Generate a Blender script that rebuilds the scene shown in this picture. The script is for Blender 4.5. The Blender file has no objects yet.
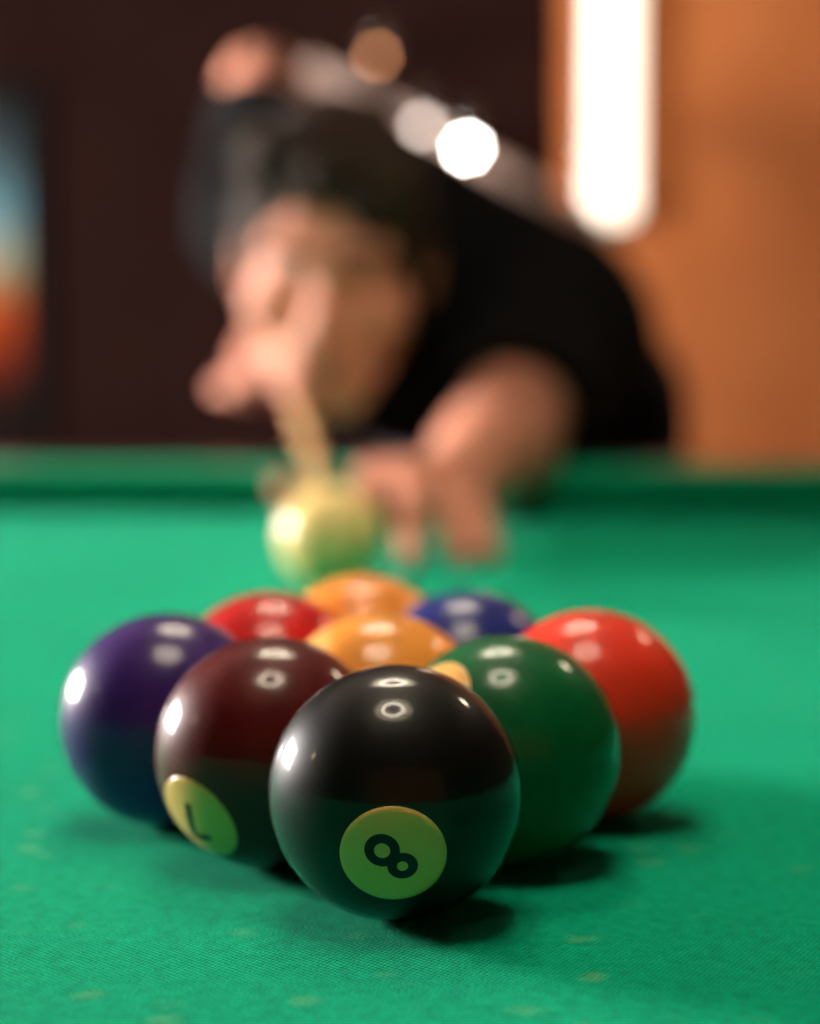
import bpy, bmesh, math, random
import numpy as np
from mathutils import Vector, Matrix

random.seed(4)
S = bpy.context.scene
C = S.collection
TZ = 0.80                      # height of the cloth above the floor

# ------------------------------------------------------------------ camera
FPX = 2150.0                   # focal length in pixels of the 820x1024 frame
CAMH = 0.127                   # camera above the cloth
PITCH = 0.0739
cam_d = bpy.data.cameras.new('camera')
cam = bpy.data.objects.new('camera', cam_d)
C.objects.link(cam)
cam.location = (0, 0, TZ + CAMH)
cam.rotation_euler = (math.pi / 2 - PITCH, 0, 0)
cam_d.sensor_fit = 'HORIZONTAL'
cam_d.lens = 50.0
cam_d.sensor_width = 820.0 / FPX * 50.0
cam_d.clip_start = 0.01
cam_d.clip_end = 60
cam_d.dof.use_dof = True
cam_d.dof.focus_distance = 0.452
cam_d.dof.aperture_fstop = 3.7
cam_d.dof.aperture_blades = 8
cam_d.dof.aperture_rotation = 0.2
S.camera = cam

# ------------------------------------------------------------------ world, exposure
w = bpy.data.worlds.new('world')
S.world = w
w.use_nodes = True
w.node_tree.nodes['Background'].inputs[0].default_value = (0.30, 0.22, 0.18, 1)
w.node_tree.nodes['Background'].inputs[1].default_value = 0.05
S.view_settings.view_transform = 'Standard'
S.view_settings.look = 'None'
S.view_settings.exposure = 0.6
S.view_settings.gamma = 1.0
S.view_settings.use_curve_mapping = False
LAMP_E = 26.0                  # glow of the billiard lamp diffusers
WINDOW_E = 112.0                # daylight in the frosted window panes
SCONCE_E = 1.8
BULB_E = 60.0


# ------------------------------------------------------------------ helpers
def lin(r, g, b):
    f = lambda c: (c / 12.92 if c <= 0.04045 else ((c + 0.055) / 1.055) ** 2.4)
    return (f(r / 255), f(g / 255), f(b / 255), 1)


def mat(name, col, rough=0.5, metal=0.0, coat=0.0, coat_r=0.03, emit=None, es=0.0, sheen=0.0, sss=0.0, spec=0.5):
    m = bpy.data.materials.new(name)
    m.use_nodes = True
    b = m.node_tree.nodes['Principled BSDF']
    b.inputs['Base Color'].default_value = col
    b.inputs['Roughness'].default_value = rough
    b.inputs['Metallic'].default_value = metal
    b.inputs['Specular IOR Level'].default_value = spec
    if coat:
        b.inputs['Coat Weight'].default_value = coat
        b.inputs['Coat Roughness'].default_value = coat_r
    if emit:
        b.inputs['Emission Color'].default_value = emit
        b.inputs['Emission Strength'].default_value = es
    if sheen:
        b.inputs['Sheen Weight'].default_value = sheen
        b.inputs['Sheen Roughness'].default_value = 0.5
    if sss:
        b.inputs['Subsurface Weight'].default_value = sss
        b.inputs['Subsurface Radius'].default_value = (0.012, 0.005, 0.003)
        b.inputs['Subsurface Scale'].default_value = 1.0
    return m


def nodes(m):
    return m.node_tree.nodes, m.node_tree.links, m.node_tree.nodes['Principled BSDF']


def noise_col(m, c1, c2, scale, detail=4.0, lo=0.35, hi=0.65, stretch=(1, 1, 1)):
    n, l, b = nodes(m)
    tc = n.new('ShaderNodeTexCoord')
    mp = n.new('ShaderNodeMapping')
    mp.inputs['Scale'].default_value = stretch
    t = n.new('ShaderNodeTexNoise')
    t.inputs['Scale'].default_value = scale
    t.inputs['Detail'].default_value = detail
    r = n.new('ShaderNodeValToRGB')
    r.color_ramp.elements[0].position = lo
    r.color_ramp.elements[1].position = hi
    r.color_ramp.elements[0].color = c1
    r.color_ramp.elements[1].color = c2
    l.new(tc.outputs['Object'], mp.inputs['Vector'])
    l.new(mp.outputs['Vector'], t.inputs['Vector'])
    l.new(t.outputs['Fac'], r.inputs['Fac'])
    l.new(r.outputs['Color'], b.inputs['Base Color'])
    return t


def noise_bump(m, scale, strength, dist=0.001, detail=3.0):
    n, l, b = nodes(m)
    tc = n.new('ShaderNodeTexCoord')
    t = n.new('ShaderNodeTexNoise')
    t.inputs['Scale'].default_value = scale
    t.inputs['Detail'].default_value = detail
    bp = n.new('ShaderNodeBump')
    bp.inputs['Strength'].default_value = strength
    bp.inputs['Distance'].default_value = dist
    l.new(tc.outputs['Object'], t.inputs['Vector'])
    l.new(t.outputs['Fac'], bp.inputs['Height'])
    l.new(bp.outputs['Normal'], b.inputs['Normal'])


def link(name, me, m=None, parent=None, loc=None, smooth=False):
    o = bpy.data.objects.new(name, me)
    C.objects.link(o)
    if m is not None:
        me.materials.clear()
        me.materials.append(m)
    if parent is not None:
        o.parent = parent
    if loc is not None:
        o.location = loc
    if smooth:
        me.polygons.foreach_set('use_smooth', [True] * len(me.polygons))
    return o


def from_bm(bm, name):
    me = bpy.data.meshes.new(name)
    bmesh.ops.recalc_face_normals(bm, faces=bm.faces)
    bm.to_mesh(me)
    bm.free()
    return me


def box_me(name, x0, x1, y0, y1, z0, z1, bev=0.0, seg=2):
    bm = bmesh.new()
    bmesh.ops.create_cube(bm, size=1)
    for v in bm.verts:
        v.co = Vector(((x0 + x1) / 2 + v.co.x * (x1 - x0), (y0 + y1) / 2 + v.co.y * (y1 - y0), (z0 + z1) / 2 + v.co.z * (z1 - z0)))
    if bev:
        bmesh.ops.bevel(bm, geom=list(bm.edges), offset=bev, segments=seg, affect='EDGES', profile=0.5)
    return from_bm(bm, name)


def lathe_me(name, prof, seg=48, closed=False):
    """prof: list of (radius, z) turned about z"""
    bm = bmesh.new()
    rings = []
    for r, z in prof:
        if r < 1e-6:
            rings.append([bm.verts.new((0, 0, z))])
        else:
            rings.append([bm.verts.new((r * math.cos(2 * math.pi * k / seg), r * math.sin(2 * math.pi * k / seg), z)) for k in range(seg)])
    n = len(rings)
    for i in range(n if closed else n - 1):
        a, b = rings[i], rings[(i + 1) % n]
        for k in range(seg):
            k2 = (k + 1) % seg
            if len(a) == 1 and len(b) == 1:
                continue
            if len(a) == 1:
                bm.faces.new((a[0], b[k], b[k2]))
            elif len(b) == 1:
                bm.faces.new((a[k], b[0], a[k2]))
            else:
                bm.faces.new((a[k], b[k], b[k2], a[k2]))
    return from_bm(bm, name)


def tube_me(name, pts, rad, seg=12):
    bm = bmesh.new()
    pts = [Vector(p) for p in pts]
    prev = None
    rings = []
    for i, p in enumerate(pts):
        d = (pts[min(i + 1, len(pts) - 1)] - pts[max(i - 1, 0)]).normalized()
        if prev is None:
            a = d.orthogonal().normalized()
        else:
            a = (prev - d * prev.dot(d)).normalized()
        prev = a
        b = d.cross(a)
        r = rad[i] if isinstance(rad, (list, tuple)) else rad
        rings.append([bm.verts.new(p + (a * math.cos(t) + b * math.sin(t)) * r) for t in [2 * math.pi * k / seg for k in range(seg)]])
    for r0, r1 in zip(rings, rings[1:]):
        for k in range(seg):
            bm.faces.new((r0[k], r0[(k + 1) % seg], r1[(k + 1) % seg], r1[k]))
    bm.faces.new(rings[0][::-1])
    bm.faces.new(rings[-1])
    return from_bm(bm, name)


def extrude_poly(name, pts, z0, z1):
    """pts: closed outline in xy"""
    bm = bmesh.new()
    lo = [bm.verts.new((x, y, z0)) for x, y in pts]
    hi = [bm.verts.new((x, y, z1)) for x, y in pts]
    bm.faces.new(lo[::-1])
    bm.faces.new(hi)
    n = len(pts)
    for i in range(n):
        bm.faces.new((lo[i], lo[(i + 1) % n], hi[(i + 1) % n], hi[i]))
    bmesh.ops.triangulate(bm, faces=[f for f in bm.faces if len(f.verts) > 4])
    return from_bm(bm, name)


def empty(name, loc=(0, 0, 0), rz=0.0):
    o = bpy.data.objects.new(name, None)
    C.objects.link(o)
    o.location = loc
    o.rotation_euler = (0, 0, rz)
    o.empty_display_size = 0.05
    return o


def tag(o, label, cat, group=None):
    o['label'] = label
    o['category'] = cat
    if group:
        o['group'] = group
    return o


def struct(o):
    o['kind'] = 'structure'
    return o


def pix_dir(px, py):
    """direction from the camera through a pixel of the photograph (unit depth along Y axis of the camera)"""
    a, b = (px - 410) / FPX, (512 - py) / FPX
    c, s = math.cos(PITCH), math.sin(PITCH)
    return Vector((a, c + s * b, -s + c * b))


def at(px, py, Y):
    d = pix_dir(px, py)
    return cam.location + d * (Y / d.y)


# ------------------------------------------------------------------ materials
M = {}
M['cloth'] = mat('green_baize', lin(0, 152, 108), 0.9, sheen=0.045, spec=0.03)


def cloth_nodes(m):
    n, l, b = nodes(m)
    tc = n.new('ShaderNodeTexCoord')
    big = n.new('ShaderNodeTexNoise')
    big.inputs['Scale'].default_value = 9
    big.inputs['Detail'].default_value = 5
    r = n.new('ShaderNodeValToRGB')
    r.color_ramp.elements[0].position = 0.3
    r.color_ramp.elements[1].position = 0.72
    r.color_ramp.elements[0].color = lin(0, 150, 112)
    r.color_ramp.elements[1].color = lin(0, 161, 121)
    l.new(tc.outputs['Object'], big.inputs['Vector'])
    l.new(big.outputs['Fac'], r.inputs['Fac'])
    # chalk and lint marks
    mp = n.new('ShaderNodeMapping')
    l.new(tc.outputs['Object'], mp.inputs['Vector'])
    vo = n.new('ShaderNodeTexVoronoi')
    vo.inputs['Scale'].default_value = 58
    vo.inputs['Randomness'].default_value = 1
    wob = n.new('ShaderNodeTexNoise')
    wob.inputs['Scale'].default_value = 220
    l.new(tc.outputs['Object'], wob.inputs['Vector'])
    mix = n.new('ShaderNodeVectorMath')
    mix.operation = 'MULTIPLY_ADD'
    mix.inputs[1].default_value = (0.006, 0.006, 0.0)
    l.new(wob.outputs['Color'], mix.inputs[0])
    l.new(mp.outputs['Vector'], mix.inputs[2])
    l.new(mix.outputs['Vector'], vo.inputs['Vector'])
    sp = n.new('ShaderNodeMapRange')
    sp.inputs['From Min'].default_value = 0.26
    sp.inputs['From Max'].default_value = 0.02
    l.new(vo.outputs['Distance'], sp.inputs['Value'])
    sep = n.new('ShaderNodeSeparateColor')
    l.new(vo.outputs['Color'], sep.inputs['Color'])
    gate = n.new('ShaderNodeMapRange')
    gate.inputs['From Min'].default_value = 0.3
    gate.inputs['From Max'].default_value = 1.0
    gate.inputs['To Max'].default_value = 0.32
    l.new(sep.outputs['Red'], gate.inputs['Value'])
    mul = n.new('ShaderNodeMath')
    mul.operation = 'MULTIPLY'
    l.new(sp.outputs['Result'], mul.inputs[0])
    l.new(gate.outputs['Result'], mul.inputs[1])
    mx = n.new('ShaderNodeMix')
    mx.data_type = 'RGBA'
    mx.inputs['B'].default_value = lin(150, 190, 120)
    l.new(mul.outputs['Value'], mx.inputs['Factor'])
    l.new(r.outputs['Color'], mx.inputs['A'])
    # woven twill: two crossing fine diagonal waves
    hs = []
    for ang, sc in ((1.95, 300.0), (0.75, 240.0)):
        mpp = n.new('ShaderNodeMapping')
        mpp.inputs['Rotation'].default_value = (0, 0, ang)
        l.new(tc.outputs['Object'], mpp.inputs['Vector'])
        wv = n.new('ShaderNodeTexWave')
        wv.inputs['Scale'].default_value = sc
        wv.inputs['Distortion'].default_value = 2.5
        wv.inputs['Detail'].default_value = 1.0
        wv.inputs['Detail Scale'].default_value = 2.0
        l.new(mpp.outputs['Vector'], wv.inputs['Vector'])
        hs.append(wv.outputs['Fac'])
    ad = n.new('ShaderNodeMath')
    ad.operation = 'ADD'
    l.new(hs[0], ad.inputs[0])
    l.new(hs[1], ad.inputs[1])
    fz = n.new('ShaderNodeTexNoise')
    fz.inputs['Scale'].default_value = 1100
    fz.inputs['Detail'].default_value = 2
    l.new(tc.outputs['Object'], fz.inputs['Vector'])
    ad2 = n.new('ShaderNodeMath')
    ad2.operation = 'MULTIPLY_ADD'
    ad2.inputs[1].default_value = 1.3
    l.new(fz.outputs['Fac'], ad2.inputs[0])
    l.new(ad.outputs['Value'], ad2.inputs[2])
    bp = n.new('ShaderNodeBump')
    bp.inputs['Strength'].default_value = 0.5
    bp.inputs['Distance'].default_value = 0.0003
    l.new(ad2.outputs['Value'], bp.inputs['Height'])
    l.new(bp.outputs['Normal'], b.inputs['Normal'])
    # threads: colour grain of the yarn
    gr = n.new('ShaderNodeMapRange')
    gr.inputs['From Min'].default_value = 0.4
    gr.inputs['From Max'].default_value = 2.6
    gr.inputs['To Min'].default_value = 0.62
    gr.inputs['To Max'].default_value = 1.38
    l.new(ad2.outputs['Value'], gr.inputs['Value'])
    vm = n.new('ShaderNodeVectorMath')
    vm.operation = 'SCALE'
    l.new(mx.outputs['Result'], vm.inputs[0])
    l.new(gr.outputs['Result'], vm.inputs['Scale'])
    mo = n.new('ShaderNodeTexNoise')
    mo.inputs['Scale'].default_value = 260
    mo.inputs['Detail'].default_value = 5
    l.new(tc.outputs['Object'], mo.inputs['Vector'])
    mm = n.new('ShaderNodeMapRange')
    mm.inputs['From Min'].default_value = 0.3
    mm.inputs['From Max'].default_value = 0.7
    mm.inputs['To Min'].default_value = 0.84
    mm.inputs['To Max'].default_value = 1.16
    l.new(mo.outputs['Fac'], mm.inputs['Value'])
    v2 = n.new('ShaderNodeVectorMath')
    v2.operation = 'SCALE'
    l.new(vm.outputs['Vector'], v2.inputs[0])
    l.new(mm.outputs['Result'], v2.inputs['Scale'])
    l.new(v2.outputs['Vector'], b.inputs['Base Color'])
    b.inputs['Sheen Tint'].default_value = (0.45, 1.0, 0.8, 1)


cloth_nodes(M['cloth'])
M['rail_wood'] = mat('dark_rail_wood', lin(62, 34, 20), 0.28, coat=0.5, coat_r=0.12)
noise_col(M['rail_wood'], lin(52, 28, 17), lin(78, 44, 26), 14, stretch=(1, 8, 8))
M['pocket'] = mat('black_pocket_leather', lin(18, 17, 16), 0.6)
noise_bump(M['pocket'], 300, 0.3)
M['pearl'] = mat('pearl_sight', lin(225, 215, 195), 0.25)
M['maple'] = mat('maple_cue_wood', lin(205, 158, 100), 0.35, coat=0.4, coat_r=0.1)
noise_col(M['maple'], lin(196, 148, 92), lin(216, 172, 112), 30, stretch=(12, 12, 0.6))
M['cue_butt'] = mat('stained_cue_butt', lin(58, 28, 20), 0.25, coat=0.6)
noise_col(M['cue_butt'], lin(46, 22, 16), lin(74, 36, 24), 40, stretch=(8, 8, 0.6))
M['ferrule'] = mat('white_ferrule', lin(232, 226, 210), 0.35)
M['tip'] = mat('blue_chalked_leather', lin(60, 85, 120), 0.9)
noise_bump(M['tip'], 900, 0.5)
M['steel'] = mat('brushed_steel', lin(190, 188, 184), 0.25, metal=1.0)
noise_bump(M['steel'], 400, 0.05)
M['rubber'] = mat('black_rubber', lin(20, 20, 20), 0.8)
M['skin'] = mat('skin', lin(205, 146, 112), 0.48, sss=0.12, spec=0.3)
noise_col(M['skin'], lin(196, 128, 104), lin(210, 144, 120), 26)
noise_bump(M['skin'], 500, 0.12)
M['shirt'] = mat('black_cotton', lin(24, 23, 23), 0.95, spec=0.08)
noise_col(M['shirt'], lin(15, 14, 15), lin(21, 20, 21), 18)
noise_bump(M['shirt'], 700, 0.4)
M['denim'] = mat('dark_denim', lin(42, 44, 52), 0.9, spec=0.2)
noise_col(M['denim'], lin(34, 36, 44), lin(52, 54, 62), 160)
noise_bump(M['denim'], 900, 0.5)
M['hair'] = mat('dark_brown_hair', lin(40, 27, 20), 0.75, spec=0.25)
noise_col(M['hair'], lin(28, 19, 14), lin(58, 40, 30), 60, stretch=(1, 0.25, 0.4))
noise_bump(M['hair'], 170, 0.9, 0.004)
M['eye_white'] = mat('eye_white', lin(215, 205, 198), 0.15)
M['iris'] = mat('brown_iris', lin(50, 30, 18), 0.1)
M['lip'] = mat('lips', lin(172, 96, 82), 0.4)
M['leather_shoe'] = mat('dark_shoe_leather', lin(28, 22, 20), 0.4)


# ------------------------------------------------------------------ the room
XL, XR, YB, YF, H = -2.55, 3.3, 5.0, -2.6, 2.75
M['dark_wall'] = mat('dark_maroon_wall', lin(50, 25, 21), 0.85, spec=0.08)
noise_col(M['dark_wall'], lin(33, 15, 12), lin(38, 18, 14), 3)
noise_bump(M['dark_wall'], 60, 0.15)
M['orange_wall'] = mat('terracotta_wall', lin(196, 118, 68), 0.9, spec=0.1)
noise_col(M['orange_wall'], lin(186, 108, 60), lin(196, 117, 67), 4)
noise_bump(M['orange_wall'], 70, 0.2)
M['floor'] = mat('dark_floor_boards', lin(70, 46, 32), 0.4)
noise_col(M['floor'], lin(58, 38, 26), lin(84, 56, 38), 6, stretch=(8, 1, 1))
M['ceiling'] = mat('brown_ceiling', lin(70, 58, 50), 0.9)
noise_bump(M['ceiling'], 80, 0.15)
M['trim'] = mat('dark_trim_wood', lin(44, 26, 20), 0.45)
noise_col(M['trim'], lin(38, 22, 17), lin(54, 32, 24), 16, stretch=(1, 1, 6))

# floor: a slab carrying separate boards
fl = struct(link('floor', box_me('floor', XL - 0.1, XR + 0.1, YF - 0.1, YB + 0.1, -0.12, -0.012), M['trim']))
bw = 0.24
board = box_me('board', -bw / 2 + 0.0015, bw / 2 - 0.0015, YF, YB, -0.012, 0.0, 0.001, 1)
nb = int((XR - XL) / bw)
bw0 = (XR - XL) / nb
for k in range(nb):
    link('board', board, M['floor'], fl, (XL + bw0 * (k + 0.5), 0, 0))
struct(link('ceiling', box_me('ceiling', XL - 0.1, XR + 0.1, YF - 0.1, YB + 0.1, H, H + 0.1), M['ceiling']))
# where the dark wall meets the terracotta one
CX = at(562, 100, YB).x
struct(link('wall_back', box_me('wall_back', XL - 0.1, CX, YB, YB + 0.1, 0, H), M['dark_wall']))
struct(link('wall_back_terracotta', box_me('wall_back_terracotta', CX, XR + 0.1, YB - 0.06, YB + 0.1, 0, H), M['orange_wall']))
struct(link('wall_right', box_me('wall_right', XR, XR + 0.1, YF, YB - 0.06, 0, H), M['dark_wall']))
struct(link('wall_front', box_me('wall_front', XL - 0.1, XR + 0.1, YF - 0.1, YF, 0, H), M['orange_wall']))
# left wall with a window opening
WY0, WY1, WZ0, WZ1 = 1.72, 3.00, TZ + 0.28, TZ + 0.88
bm = bmesh.new()
for (y0, y1, z0, z1) in ((YF, WY0, 0, H), (WY1, YB, 0, H), (WY0, WY1, 0, WZ0), (WY0, WY1, WZ1, H)):
    r = bmesh.ops.create_cube(bm, size=1)
    for v in r['verts']:
        v.co = Vector((XL - 0.05 + v.co.x * 0.1, (y0 + y1) / 2 + v.co.y * (y1 - y0), (z0 + z1) / 2 + v.co.z * (z1 - z0)))
struct(link('wall_left', from_bm(bm, 'wall_left'), M['dark_wall']))
M['pane'] = mat('frosted_daylight_pane', lin(240, 240, 240), 0.6, emit=(1.0, 0.93, 0.88, 1), es=WINDOW_E)
win = struct(empty('window_1', (XL, (WY0 + WY1) / 2, WZ0)))
hw, hh = (WY1 - WY0) / 2, WZ1 - WZ0
for nm, a in (('window_frame', (-0.09, 0.015, -hw, -hw + 0.045, 0, hh)), ('window_frame', (-0.09, 0.015, hw - 0.045, hw, 0, hh)),
              ('window_frame', (-0.09, 0.015, -hw + 0.045, hw - 0.045, 0, 0.045)), ('window_frame', (-0.09, 0.015, -hw + 0.045, hw - 0.045, hh - 0.045, hh)),
              ('mullion', (-0.08, 0.005, -0.02, 0.02, 0.045, hh - 0.045)), ('window_sill', (0.0, 0.09, -hw - 0.05, hw + 0.05, -0.035, 0.0))):
    link(nm, box_me(nm, *a, bev=0.004), M['trim'], win)
for s in (-1, 1):
    y0, y1 = (0.02, hw - 0.045) if s > 0 else (-hw + 0.045, -0.02)
    link('pane', box_me('pane', -0.055, -0.045, y0, y1, 0.045, hh - 0.045), M['pane'], win)
# baseboards
for nm, a in (('baseboard_back', (XL, CX, YB - 0.018, YB, 0, 0.11)), ('baseboard_left', (XL, XL + 0.018, YF, YB - 0.018, 0, 0.11)),
              ('baseboard_right', (XR - 0.018, XR, YF, YB - 0.078, 0, 0.11)), ('baseboard_terracotta', (CX, XR, YB - 0.078, YB - 0.06, 0, 0.11))):
    struct(link(nm, box_me(nm, *a, bev=0.005), M['trim']))


# ------------------------------------------------------------------ pool table
NOSE_Y, TYAW = 1.705, math.radians(-4.5)
TL, TW = 2.92, 1.46            # playing surface; the lens looks across its width
tab = empty('pool_table', (0, 0, 0), TYAW + math.pi / 2)
tag(tab, 'pool table covered in green baize under the numbered balls', 'table')
# the far cushion nose passes NOSE_Y from the camera; the middle pockets lie off to the right
tab.location = Matrix.Rotation(TYAW, 3, 'Z') @ Vector((0.70, -TW / 2, 0)) + Vector((0, NOSE_Y, 0))
hx, hy = TW / 2, TL / 2
PR = 0.062                     # pocket radius
GAPC, GAPS = 0.085, 0.065      # half mouth of the corner pockets along each rail, of the side pockets


def bed_outline():
    e = 0.045                  # cloth runs under the cushions
    pts = []

    def arc(cx, cy, a0, a1, n=10):
        for k in range(n + 1):
            t = math.radians(a0 + (a1 - a0) * k / n)
            pts.append((cx + PR * math.cos(t), cy + PR * math.sin(t)))
    o = 0.02
    X, Y = hx + e, hy + e
    # counter-clockwise from the lower right corner; each pocket bites in
    arc(hx + o, -hy - o, 205, 65)
    arc(hx + 0.05, 0, 255, 105)
    arc(hx + o, hy + o, 295, 155)
    arc(-hx - o, hy + o, 25, -115)
    arc(-hx - 0.05, 0, 75, -75)
    arc(-hx - o, -hy - o, 115, -25)
    return pts


link('bed', extrude_poly('bed', bed_outline(), TZ - 0.03, TZ), M['cloth'], tab)
# cushions: nose proud of an undercut face, top sloping up to the wooden rail; mitred at the pocket mouths
CUP = [(0.000, 0.032), (0.000, 0.027), (0.003, 0.018), (0.020, 0.012), (0.026, 0.0005), (0.056, 0.0005), (0.056, 0.0355), (0.030, 0.0352), (0.004, 0.0342)]


def cushion(length_a, length_b, place):
    """profile in (depth away from play, height); swept from -a to +b with the ends cut back at the pocket"""
    bm = bmesh.new()
    ends = []
    for s, ln in ((-1, length_a), (1, length_b)):
        ends.append([bm.verts.new(place(s * (ln + d * 0.7), d, z)) for d, z in CUP])
    n = len(CUP)
    for i in range(n):
        bm.faces.new((ends[0][i], ends[0][(i + 1) % n], ends[1][(i + 1) % n], ends[1][i]))
    bm.faces.new(ends[0][::-1])
    bm.faces.new(ends[1])
    bmesh.ops.triangulate(bm, faces=[f for f in bm.faces if len(f.verts) > 4])
    me = from_bm(bm, 'cushion')
    return me


for s in (-1, 1):
    link('cushion', cushion(hx - GAPC, hx - GAPC, lambda u, d, z, s=s: (u, s * (hy + d), TZ + z)), M['cloth'], tab)
    for q in (-1, 1):
        mid = q * (hy - GAPC + GAPS) / 2
        ln = (hy - GAPC - GAPS) / 2
        link('cushion', cushion(ln, ln, lambda u, d, z, s=s, mid=mid: (s * (hx + d), mid + u, TZ + z)), M['cloth'], tab)
# wooden rails
RT = 0.0355
for s in (-1, 1):
    y0, y1 = sorted((s * (hy + 0.056), s * (hy + 0.19)))
    rl = link('rail', box_me('rail', -hx + 0.03, hx - 0.03, y0, y1, TZ - 0.05, TZ + RT, 0.006, 3), M['rail_wood'], tab)
    for k in (-1, 0, 1):
        link('sight', lathe_me('sight', [(0, 0.0006), (0.0055, 0.0006), (0.006, 0.0)], 16), M['pearl'], rl, (k * TW / 4, s * (hy + 0.125), TZ + RT))
    for q in (-1, 1):
        x0, x1 = sorted((s * (hx + 0.056), s * (hx + 0.19)))
        a, b = sorted((q * 0.07, q * (hy - 0.03)))
        rl = link('rail', box_me('rail', x0, x1, a, b, TZ - 0.05, TZ + RT, 0.006, 3), M['rail_wood'], tab)
        for k in (1, 2, 3):
            link('sight', lathe_me('sight', [(0, 0.0006), (0.0055, 0.0006), (0.006, 0.0)], 16), M['pearl'], rl, (s * (hx + 0.125), q * k * TL / 8, TZ + RT))
# pockets: a leather cup with a rim
PROF = [(PR, RT + 0.004), (PR + 0.012, RT + 0.006), (PR + 0.02, RT), (PR + 0.02, -0.05), (PR - 0.004, -0.14), (0.0, -0.15), (0.0, -0.142), (PR - 0.012, -0.132), (PR - 0.002, -0.03)]
pk = lathe_me('pocket', PROF, 40)


def pocket_me(face):
    """the cup with its front, table-side, rim cut away above the cloth"""
    bm = bmesh.new()
    bm.from_mesh(pk)
    fx, fy = face
    for v in bm.verts:
        if v.co.z > -0.035:
            rr = math.hypot(v.co.x, v.co.y)
            if (v.co.x * fx + v.co.y * fy) > 0.42 * rr:
                v.co.z = min(v.co.z, -0.036)
    return from_bm(bm, 'pocket')


for sx in (-1, 1):
    for sy in (-1, 1):
        link('pocket', pocket_me((-sx * 0.707, -sy * 0.707)), M['pocket'], tab, (sx * (hx + 0.02), sy * (hy + 0.02), TZ), True)
        link('corner_cap', extrude_poly('corner_cap', [(sx * a, sy * b) for a, b in (
            [(hx + 0.19, hy - 0.03), (hx + 0.19, hy + 0.12), (hx + 0.17, hy + 0.17), (hx + 0.12, hy + 0.19), (hx - 0.03, hy + 0.19), (hx - 0.03, hy + 0.105)] +
            [(hx + 0.02 + 0.083 * math.cos(math.radians(t)), hy + 0.02 + 0.083 * math.sin(math.radians(t))) for t in (100, 80, 60, 45, 30, 10, -10)] + [(hx + 0.105, hy - 0.03)])], TZ - 0.05, TZ + RT), M['rail_wood'], tab)
    link('pocket', pocket_me((-sx, 0)), M['pocket'], tab, (sx * (hx + 0.05), 0, TZ), True)
# body below: apron panels and turned legs
for s in (-1, 1):
    y0, y1 = sorted((s * (hy + 0.07), s * (hy + 0.11)))
    link('apron', box_me('apron', -hx - 0.07, hx + 0.07, y0, y1, TZ - 0.27, TZ - 0.05, 0.004), M['rail_wood'], tab)
    x0, x1 = sorted((s * (hx + 0.07), s * (hx + 0.11)))
    link('apron', box_me('apron', x0, x1, -hy - 0.07, hy + 0.07, TZ - 0.27, TZ - 0.05, 0.004), M['rail_wood'], tab)
link('slate_bed', box_me('slate_bed', -hx - 0.069, hx + 0.069, -hy - 0.069, hy + 0.069, TZ - 0.20, TZ - 0.152), M['trim'], tab)
lg = lathe_me('leg', [(0.0, 0), (0.055, 0), (0.06, 0.02), (0.05, 0.05), (0.045, 0.08), (0.065, 0.2), (0.085, 0.38), (0.09, 0.44), (0.07, 0.46), (0.095, 0.48), (0.095, TZ - 0.205), (0, TZ - 0.205)], 32)
for sx in (-1, 1):
    for sy in (-1, 1):
        link('leg', lg, M['rail_wood'], tab, (sx * (hx - 0.08), sy * (hy - 0.2), 0), True)

# ------------------------------------------------------------------ balls
BR = 0.0286
X0, Y0, ANG = -0.00324, 0.47694, 0.0506
ROWS = [(0, 0), (-1, 1), (1, 1), (-2, 2), (0, 2), (2, 2), (-1, 3), (1, 3), (0, 4)]


def rack(a, b):
    dx, dy = a * BR, b * BR * math.sqrt(3)
    return Vector((X0 + math.cos(ANG) * dx - math.sin(ANG) * dy, Y0 + math.sin(ANG) * dx + math.cos(ANG) * dy, TZ + BR))


bm = bmesh.new()
bmesh.ops.create_uvsphere(bm, u_segments=64, v_segments=40, radius=BR)
sphere = from_bm(bm, 'billiard_ball')


def ball_mat(name, col, dusty=0.42):
    m = mat(name, col, dusty, coat=1.0, coat_r=0.035, spec=0.13)
    n, l, b = nodes(m)
    tc = n.new('ShaderNodeTexCoord')
    t = n.new('ShaderNodeTexNoise')
    t.inputs['Scale'].default_value = 70
    t.inputs['Detail'].default_value = 6
    r = n.new('ShaderNodeMapRange')
    r.inputs['From Min'].default_value = 0.35
    r.inputs['From Max'].default_value = 0.75
    r.inputs['To Min'].default_value = 0.03
    r.inputs['To Max'].default_value = 0.09
    l.new(tc.outputs['Object'], t.inputs['Vector'])
    l.new(t.outputs['Fac'], r.inputs['Value'])
    l.new(r.outputs['Result'], b.inputs['Coat Roughness'])
    b.inputs['Coat IOR'].default_value = 1.31
    return m


IV = ball_mat('ivory_resin', lin(240, 186, 104))
INK = ball_mat('black_number_ink', lin(14, 14, 14))


def on_ball(c, px, py):
    """unit normal where the pixel's line of sight meets the ball at c"""
    o, d = cam.location, pix_dir(px, py).normalized()
    q = o - c
    b = q.dot(d)
    disc = b * b - (q.length_squared - BR * BR)
    t = -b - math.sqrt(max(disc, 0))
    return (o + d * t - c).normalized()


def tangent(n, up):
    b = (up - n * up.dot(n)).normalized()
    return b.cross(n), b       # right, up seen from outside


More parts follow.
